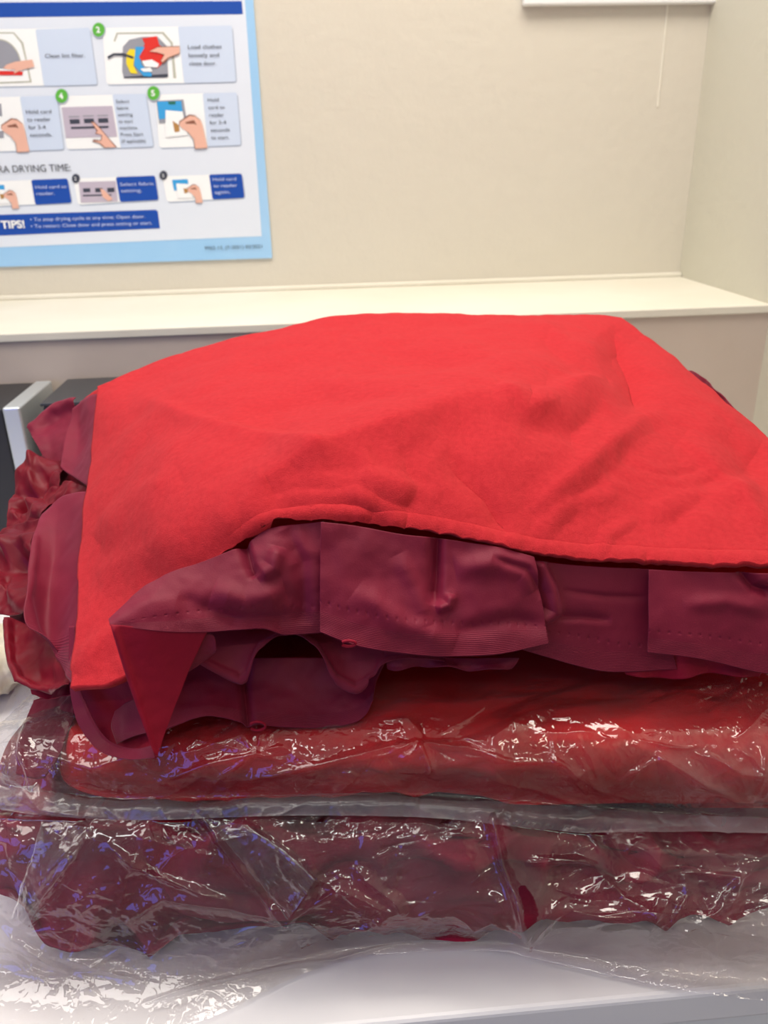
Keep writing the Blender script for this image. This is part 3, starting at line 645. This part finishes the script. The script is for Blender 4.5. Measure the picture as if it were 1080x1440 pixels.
D = D+crease(G, [
 ([(340, 735), (385, 700), (420, 674), (450, 655), (560, 615), (640, 590), (715, 568), (760, 575)], .009, 55, 20, 'end'),
 ([(190, 560), (320, 612), (450, 655)], .0022, 9, 14, 'start'),
 ([(700, 566), (740, 585), (795, 562), (850, 530)], .006, 14, 26),
 ([(715, 580), (745, 606), (800, 612), (850, 580)], -.005, 16, 18),
 ([(850, 470), (885, 530), (905, 590)], -.008, 18, 26),
 ([(900, 480), (960, 560), (1060, 640)], .006, 18, 26),
 ([(905, 590), (830, 650), (745, 725)], .003, 22, 18),
 ([(940, 590), (870, 650), (800, 730)], -.002, 18, 18),
 ([(960, 620), (1030, 680), (1075, 760)], .004, 18, 18),
 ([(1080, 650), (1000, 690), (920, 760)], -.0035, 16, 20),
 ([(1000, 600), (1040, 650), (1090, 700)], -.003, 14, 16),
 ([(900, 740), (980, 700), (1060, 700)], .003, 14, 14),
 ([(620, 640), (680, 700), (715, 765)], -.004, 14, 20),
 ([(560, 735), (585, 690), (560, 640)], -.003, 12, 18),
 ([(500, 640), (530, 690), (500, 730)], .0025, 12, 16),
 ([(390, 712), (450, 690), (540, 686), (620, 700)], .003, 12, 16),
 ([(350, 742), (420, 712), (500, 704), (570, 730)], .0025, 7, 9),
 ([(330, 600), (460, 575), (600, 585)], -.003, 14, 18),
 ([(420, 545), (560, 560), (700, 535)], .0028, 14, 18),
 ([(590, 480), (700, 515), (820, 520)], .0035, 12, 14),
 ([(520, 500), (640, 530), (700, 525)], -.003, 12, 14),
 ([(740, 455), (800, 490), (860, 500)], .004, 10, 12),
 ([(760, 480), (800, 520), (860, 540)], -.0035, 12, 12),
 ([(110, 945), (150, 905), (215, 870)], .0035, 12, 16),
 ([(118, 820), (190, 790), (260, 750)], .002, 14, 20),
 ([(140, 760), (200, 700), (260, 680)], .002, 16, 18),
 ([(750, 760), (790, 720), (860, 700)], .0025, 10, 12),
 ([(840, 790), (850, 760), (890, 740)], .002, 8, 8)], True)
# concentric pull wrinkles
for cx, cy, a, R0, R1, wl in ((620, 440, .00035, 90, 190, 24), (930, 640, .0007, 20, 120, 34)):
    r = np.hypot(PX-cx, (PY-cy)*1.6); D += a*np.sin(r/wl*2*math.pi+2.5*fbm(G/.05, 2))*np.clip(noise(G/.07+9)*2+.3, 0, 1)*np.exp(-((r-(R0+R1)/2)/((R1-R0)/2))**2)
# puckered seam along the hem
al = np.clip((PX-330)/40, 0, 1); e = np.clip((vv-.93)/.07, 0, 1)
D += al*(.0018*e*(noise(np.stack([PX/16, vv*3+0*PX, 0*PX], -1)))+.0010*np.sin(math.pi*np.clip((vv-.925)/.075, 0, 1))-.0012*np.exp(-((vv-.925)/.006)**2))
D += (1-al)*e*.0012*noise(np.stack([PX/22, PY/22, 0*PX], -1))
G = G+n*D[..., None]
top = sheet_obj('folded_panel', G, M_red, rc, .005)
# bulk of the folded layers below
pillow('inner_layers', (.130, .674, ZT+.2165), (.235, .192, .036), M_redin, rc, n=3, nend=6, rot=-.05, nu=90, nv=60, wr=(.003, .05))

R = lambda nm, rows, m=M_burg, **k: sheet(nm, rows, m, rc, **k)
# front pleats
R('ruffle_pleat', [[(155,873,.416),(200,830,.432),(250,803,.442),(300,785,.447),(345,766,.452),(380,744,.455),(455,733,.455)],
  [(154,876,.412),(215,850,.420),(260,838,.428),(310,828,.432),(360,815,.434),(400,805,.438),(455,803,.443)],
  [(155,879,.410),(230,888,.414),(285,889,.419),(340,886,.421),(373,885,.423),(400,893,.427),(456,890,.431)]], nu=260, nv=110, wr=(.002, .03), stitch=20,
  cre=[([(345,768),(352,795),(362,812)], -.005, 6, 10, 'end'), ([(362,812),(385,800),(392,770)], .004, 10, 8), ([(300,830),(345,845),(400,830)], .004, 14, 18), ([(250,840),(330,870),(440,868)], -.002, 10, 12), ([(400,745),(425,790),(430,880)], -.003, 10, 14)])
R('ruffle_pleat', [[(451,734,.449),(500,740,.452),(570,752,.450),(620,757,.449),(700,770,.446),(750,783,.443)],
  [(450,820,.434),(500,835,.431),(570,850,.430),(620,850,.432),(700,848,.430),(764,860,.430)],
  [(450,889,.421),(500,908,.417),(560,918,.416),(620,923,.416),(700,920,.417),(771,905,.420)]], nu=300, nv=120, wr=(.002, .035), seed=4, stitch=24,
  cre=[([(618,760),(616,820),(612,852)], -.006, 5, 12, 'end'), ([(612,856),(630,850),(634,835)], .004, 6, 6), ([(500,830),(560,875),(640,905)], .003, 14, 16), ([(640,800),(700,790),(740,800),(755,830)], .004, 14, 14), ([(560,780),(590,840),(600,880)], .002, 12, 12), ([(640,890),(720,870),(770,880)], -.0025, 10, 12), ([(690,785),(740,800),(765,840)], -.003, 5, 8)])
R('ruffle_pleat', [[(735,786,.449),(800,794,.448),(860,798,.447),(930,801,.446)],
  [(745,860,.438),(800,866,.436),(860,872,.436),(935,872,.436)],
  [(735,914,.429),(807,935,.427),(855,944,.427),(952,941,.427)]], nu=200, nv=110, wr=(.0015, .04), seed=8, stitch=14,
  cre=[([(760,795),(775,830),(780,860),(765,870)], .005, 6, 12, 'none'), ([(790,830),(850,838),(910,840)], -.0012, 4, 6), ([(860,872),(820,868),(775,868)], -.002, 5, 7)])
R('ruffle_pleat', [[(912,801,.439),(980,804,.436),(1080,806,.430),(1260,806,.418)],
  [(912,860,.428),(980,868,.424),(1080,876,.419),(1260,880,.408)],
  [(910,917,.421),(980,925,.416),(1080,947,.409),(1260,955,.40)]], nu=260, nv=110, wr=(.0018, .04), seed=12, stitch=24,
  cre=[([(1045,803),(1062,825),(1078,830)], -.006, 7, 9, 'none'), ([(960,850),(1020,845),(1080,860)], .002, 10, 10)])
R('ruffle_lining', [[(860,905,.436),(940,905,.434),(1080,920,.424)], [(880,948,.430),(940,955,.428),(985,948,.426),(1070,952,.420)]], M_bright, nu=80, nv=20, wr=(.0015, .02), edge=.003)
R('ruffle_lining', [[(540,915,.44),(640,925,.44),(730,925,.44)], [(545,940,.44),(600,938,.436),(690,943,.434),(722,940,.436)]], M_burg, nu=80, nv=20, wr=(.0015, .02), edge=.004)
# tail turned under at the left of the front
R('ruffle_tail', [[(155,878,.409),(175,945,.404),(195,1005,.398),(216,1064,.392)], [(222,884,.414),(225,950,.409),(222,1005,.402),(218,1065,.3925)],
  [(292,888,.421),(268,940,.416),(244,1000,.406),(220,1064,.393)]], M_bright, nu=80, nv=60, wr=(.0012, .03), cre=[([(160,885),(185,960),(216,1060)], .0015, 5, 6, 'none')])
R('ruffle_tail', [[(285,888,.424),(300,893,.424),(306,912,.424)], [(262,945,.420),(280,935,.424),(300,920,.428)]], M_burg, nu=24, nv=24, wr=(.001, .02))
R('ruffle_band', [[(96,880,.478),(97,950,.458),(107,1010,.441),(135,1052,.425),(172,1067,.409),(218,1066,.392)],
  [(104,880,.476),(110,955,.455),(128,1005,.440),(152,1040,.428),(188,1053,.412),(214,1048,.398)]], M_burg, nu=90, nv=24, wr=(.0008, .02))
R('ruffle_lining', [[(108,962,.462),(150,962,.458),(225,930,.452)], [(125,1005,.455),(165,1010,.45),(225,1000,.44)], [(150,1045,.438),(185,1058,.428),(216,1054,.412)]], M_bright, nu=50, nv=40, wr=(.002, .03))
R('ruffle_pleat', [[(162,1000,.446),(185,985,.44),(215,975,.432)], [(158,1022,.44),(185,1020,.43),(216,1012,.424)], [(166,1046,.43),(190,1035,.424),(217,1028,.416)]], M_burg, nu=40, nv=40, wr=(.001, .03))
# ruffle layers seen in the hollow below the hem
R('ruffle_lining', [[(215,925,.466),(330,925,.468),(430,925,.468),(545,925,.466)], [(230,965,.450),(330,968,.454),(430,972,.454),(530,958,.455)],
  [(228,1028,.424),(285,1007,.430),(345,1018,.433),(450,1023,.433),(505,1014,.433),(526,985,.436)]], M_burg, nu=120, nv=60, wr=(.002, .03), cre=[([(345,900),(343,960),(350,1020)], -.005, 6, 6, 'none')])
R('ruffle_lining', [[(240,885,.450),(300,885,.455),(370,885,.458),(430,885,.458),(500,895,.455),(620,915,.447)],
  [(262,925,.440),(300,945,.438),(338,962,.434),(352,955,.434),(372,915,.440),(402,898,.446),(436,912,.440),(468,960,.432),(500,976,.428),(522,962,.430),(538,935,.434),(575,926,.436),(625,930,.436)]], M_burg, nu=200, nv=30, wr=(.001, .02), cre=[([(262,922),(338,957),(352,950),(372,910),(402,893),(436,907),(468,954),(500,970),(524,958)], .003, 6, 6, 'none')])
# left end: gathered ruffle
R('ruffle_gather', [[(40,602,.83),(70,572,.84),(108,560,.83)], [(44,612,.81),(70,600,.82),(102,585,.815)], [(60,640,.78),(78,650,.77),(98,640,.77)]], M_burg, wr=(.005, .04), cre=[([(45,600),(75,578),(105,565)], .004, 6, 6, 'none')])
R('ruffle_gather', [[(102,575,.81),(118,562,.805),(139,556,.795)], [(92,615,.77),(112,618,.765),(136,615,.72)], [(84,655,.72),(100,668,.70),(125,685,.645)]], M_burg, wr=(.003, .05), seed=3)
R('ruffle_gather', [[(52,640,.80),(75,640,.785),(96,650,.76)], [(14,700,.73),(48,705,.72),(75,690,.70)], [(8,750,.69),(36,752,.68),(66,728,.67)]], M_satin, nu=110, nv=110, wr=(.012, .045), seed=6, cre=[([(20,690),(45,660),(85,655)], .010, 8, 12), ([(25,730),(50,700),(85,690)], -.012, 10, 10), ([(60,640),(50,690),(60,730)], .008, 8, 10), ([(12,720),(35,725),(60,700)], .008, 6, 8)])
R('ruffle_gather', [[(60,690,.72),(90,680,.71),(124,684,.68)], [(52,740,.68),(80,730,.67),(122,720,.65)]], M_satin, nu=60, nv=40, wr=(.007, .03), seed=16)
R('ruffle_gather', [[(62,722,.645),(88,700,.65),(124,690,.635)], [(44,765,.59),(80,765,.60),(120,760,.578)], [(34,840,.525),(70,850,.54),(115,840,.517)], [(37,880,.50),(70,905,.505),(111,900,.475)], [(64,905,.49),(86,928,.487),(107,962,.438)]], M_burg, nu=80, nv=120, wr=(.003, .06), seed=9,
  cre=[([(48,760),(38,840),(50,890),(100,960)], .002, 6, 8, 'none')])
R('ruffle_gather', [[(0,748,.68),(30,735,.67),(58,728,.66)], [(-14,800,.62),(14,808,.615),(46,800,.60)], [(0,864,.57),(20,864,.56),(42,848,.545)]], M_satin, nu=110, nv=110, wr=(.009, .045), seed=21, cre=[([(-5,790),(25,765),(55,755)], .008, 8, 12), ([(5,830),(25,800),(48,780)], -.008, 8, 10), ([(22,745),(18,800),(26,860)], .006, 8, 10)])
R('ruffle_gather', [[(6,870,.56),(30,875,.555),(55,890,.53),(100,930,.49)], [(12,935,.51),(40,940,.505),(72,948,.49),(102,956,.465)], [(24,968,.485),(50,976,.478),(80,978,.468),(103,966,.452)]], M_satin, nu=80, nv=60, wr=(.006, .04), seed=31, cre=[([(10,880),(14,935),(28,966),(60,976),(100,970)], .004, 6, 6, 'none')])
R('ruffle_gather', [[(42,955,.50),(70,960,.50),(104,962,.48)], [(45,976,.49),(75,984,.48),(104,975,.47)]], M_bright, nu=50, nv=20, wr=(.003, .02))
R('inner_lining', [[(70,600,.86),(110,580,.84),(145,565,.82)], [(40,700,.76),(80,690,.74),(130,680,.70)], [(20,790,.66),(70,780,.64),(122,780,.60)], [(20,900,.56),(70,900,.54),(118,880,.51)], [(40,960,.51),(75,962,.50),(112,960,.46)]], M_satin, nu=60, nv=100, wr=(.006, .04), seed=41)
tag(R('corner_fold', [[(106,582,.83),(118,566,.83),(148,548,.82)], [(108,598,.80),(122,590,.79),(142,572,.79)]], M_red, wr=(.002, .02), thick=.003), 'red corner of the panel poking out')
# right side ruffle
R('ruffle_gather', [[(952,520,.82),(975,522,.80),(1010,550,.74),(1066,606,.67)], [(950,545,.80),(985,565,.76),(1020,600,.71),(1075,640,.65)]], M_burg, nu=60, nv=20, wr=(.003, .03))

# loose thread loops at the ruffle edges
def loop(c, r, Y):
    P = np.array([atY(c[0]+r[0]*math.cos(a), c[1]+r[1]*math.sin(a), Y) for a in np.linspace(-2.6, 2.6, 24)])
    T = np.gradient(P, axis=0); T /= np.linalg.norm(T, axis=1)[:, None]
    A_ = np.cross(T, [0, 1, .2]); A_ /= np.linalg.norm(A_, axis=1)[:, None]; B_ = np.cross(T, A_)
    V = np.concatenate([[P[i]+.0009*(math.cos(k*math.pi/4)*A_[i]+math.sin(k*math.pi/4)*B_[i]) for k in range(8)] for i in range(24)])
    fc = [(i*8+k, i*8+(k+1) % 8, (i+1)*8+(k+1) % 8, (i+1)*8+k) for i in range(23) for k in range(8)]
    link('thread_loop', put(rc, V), fc, M_bright, rc)
loop((362, 1021), (11, 6), .428)
loop((490, 905), (10, 4), .414)
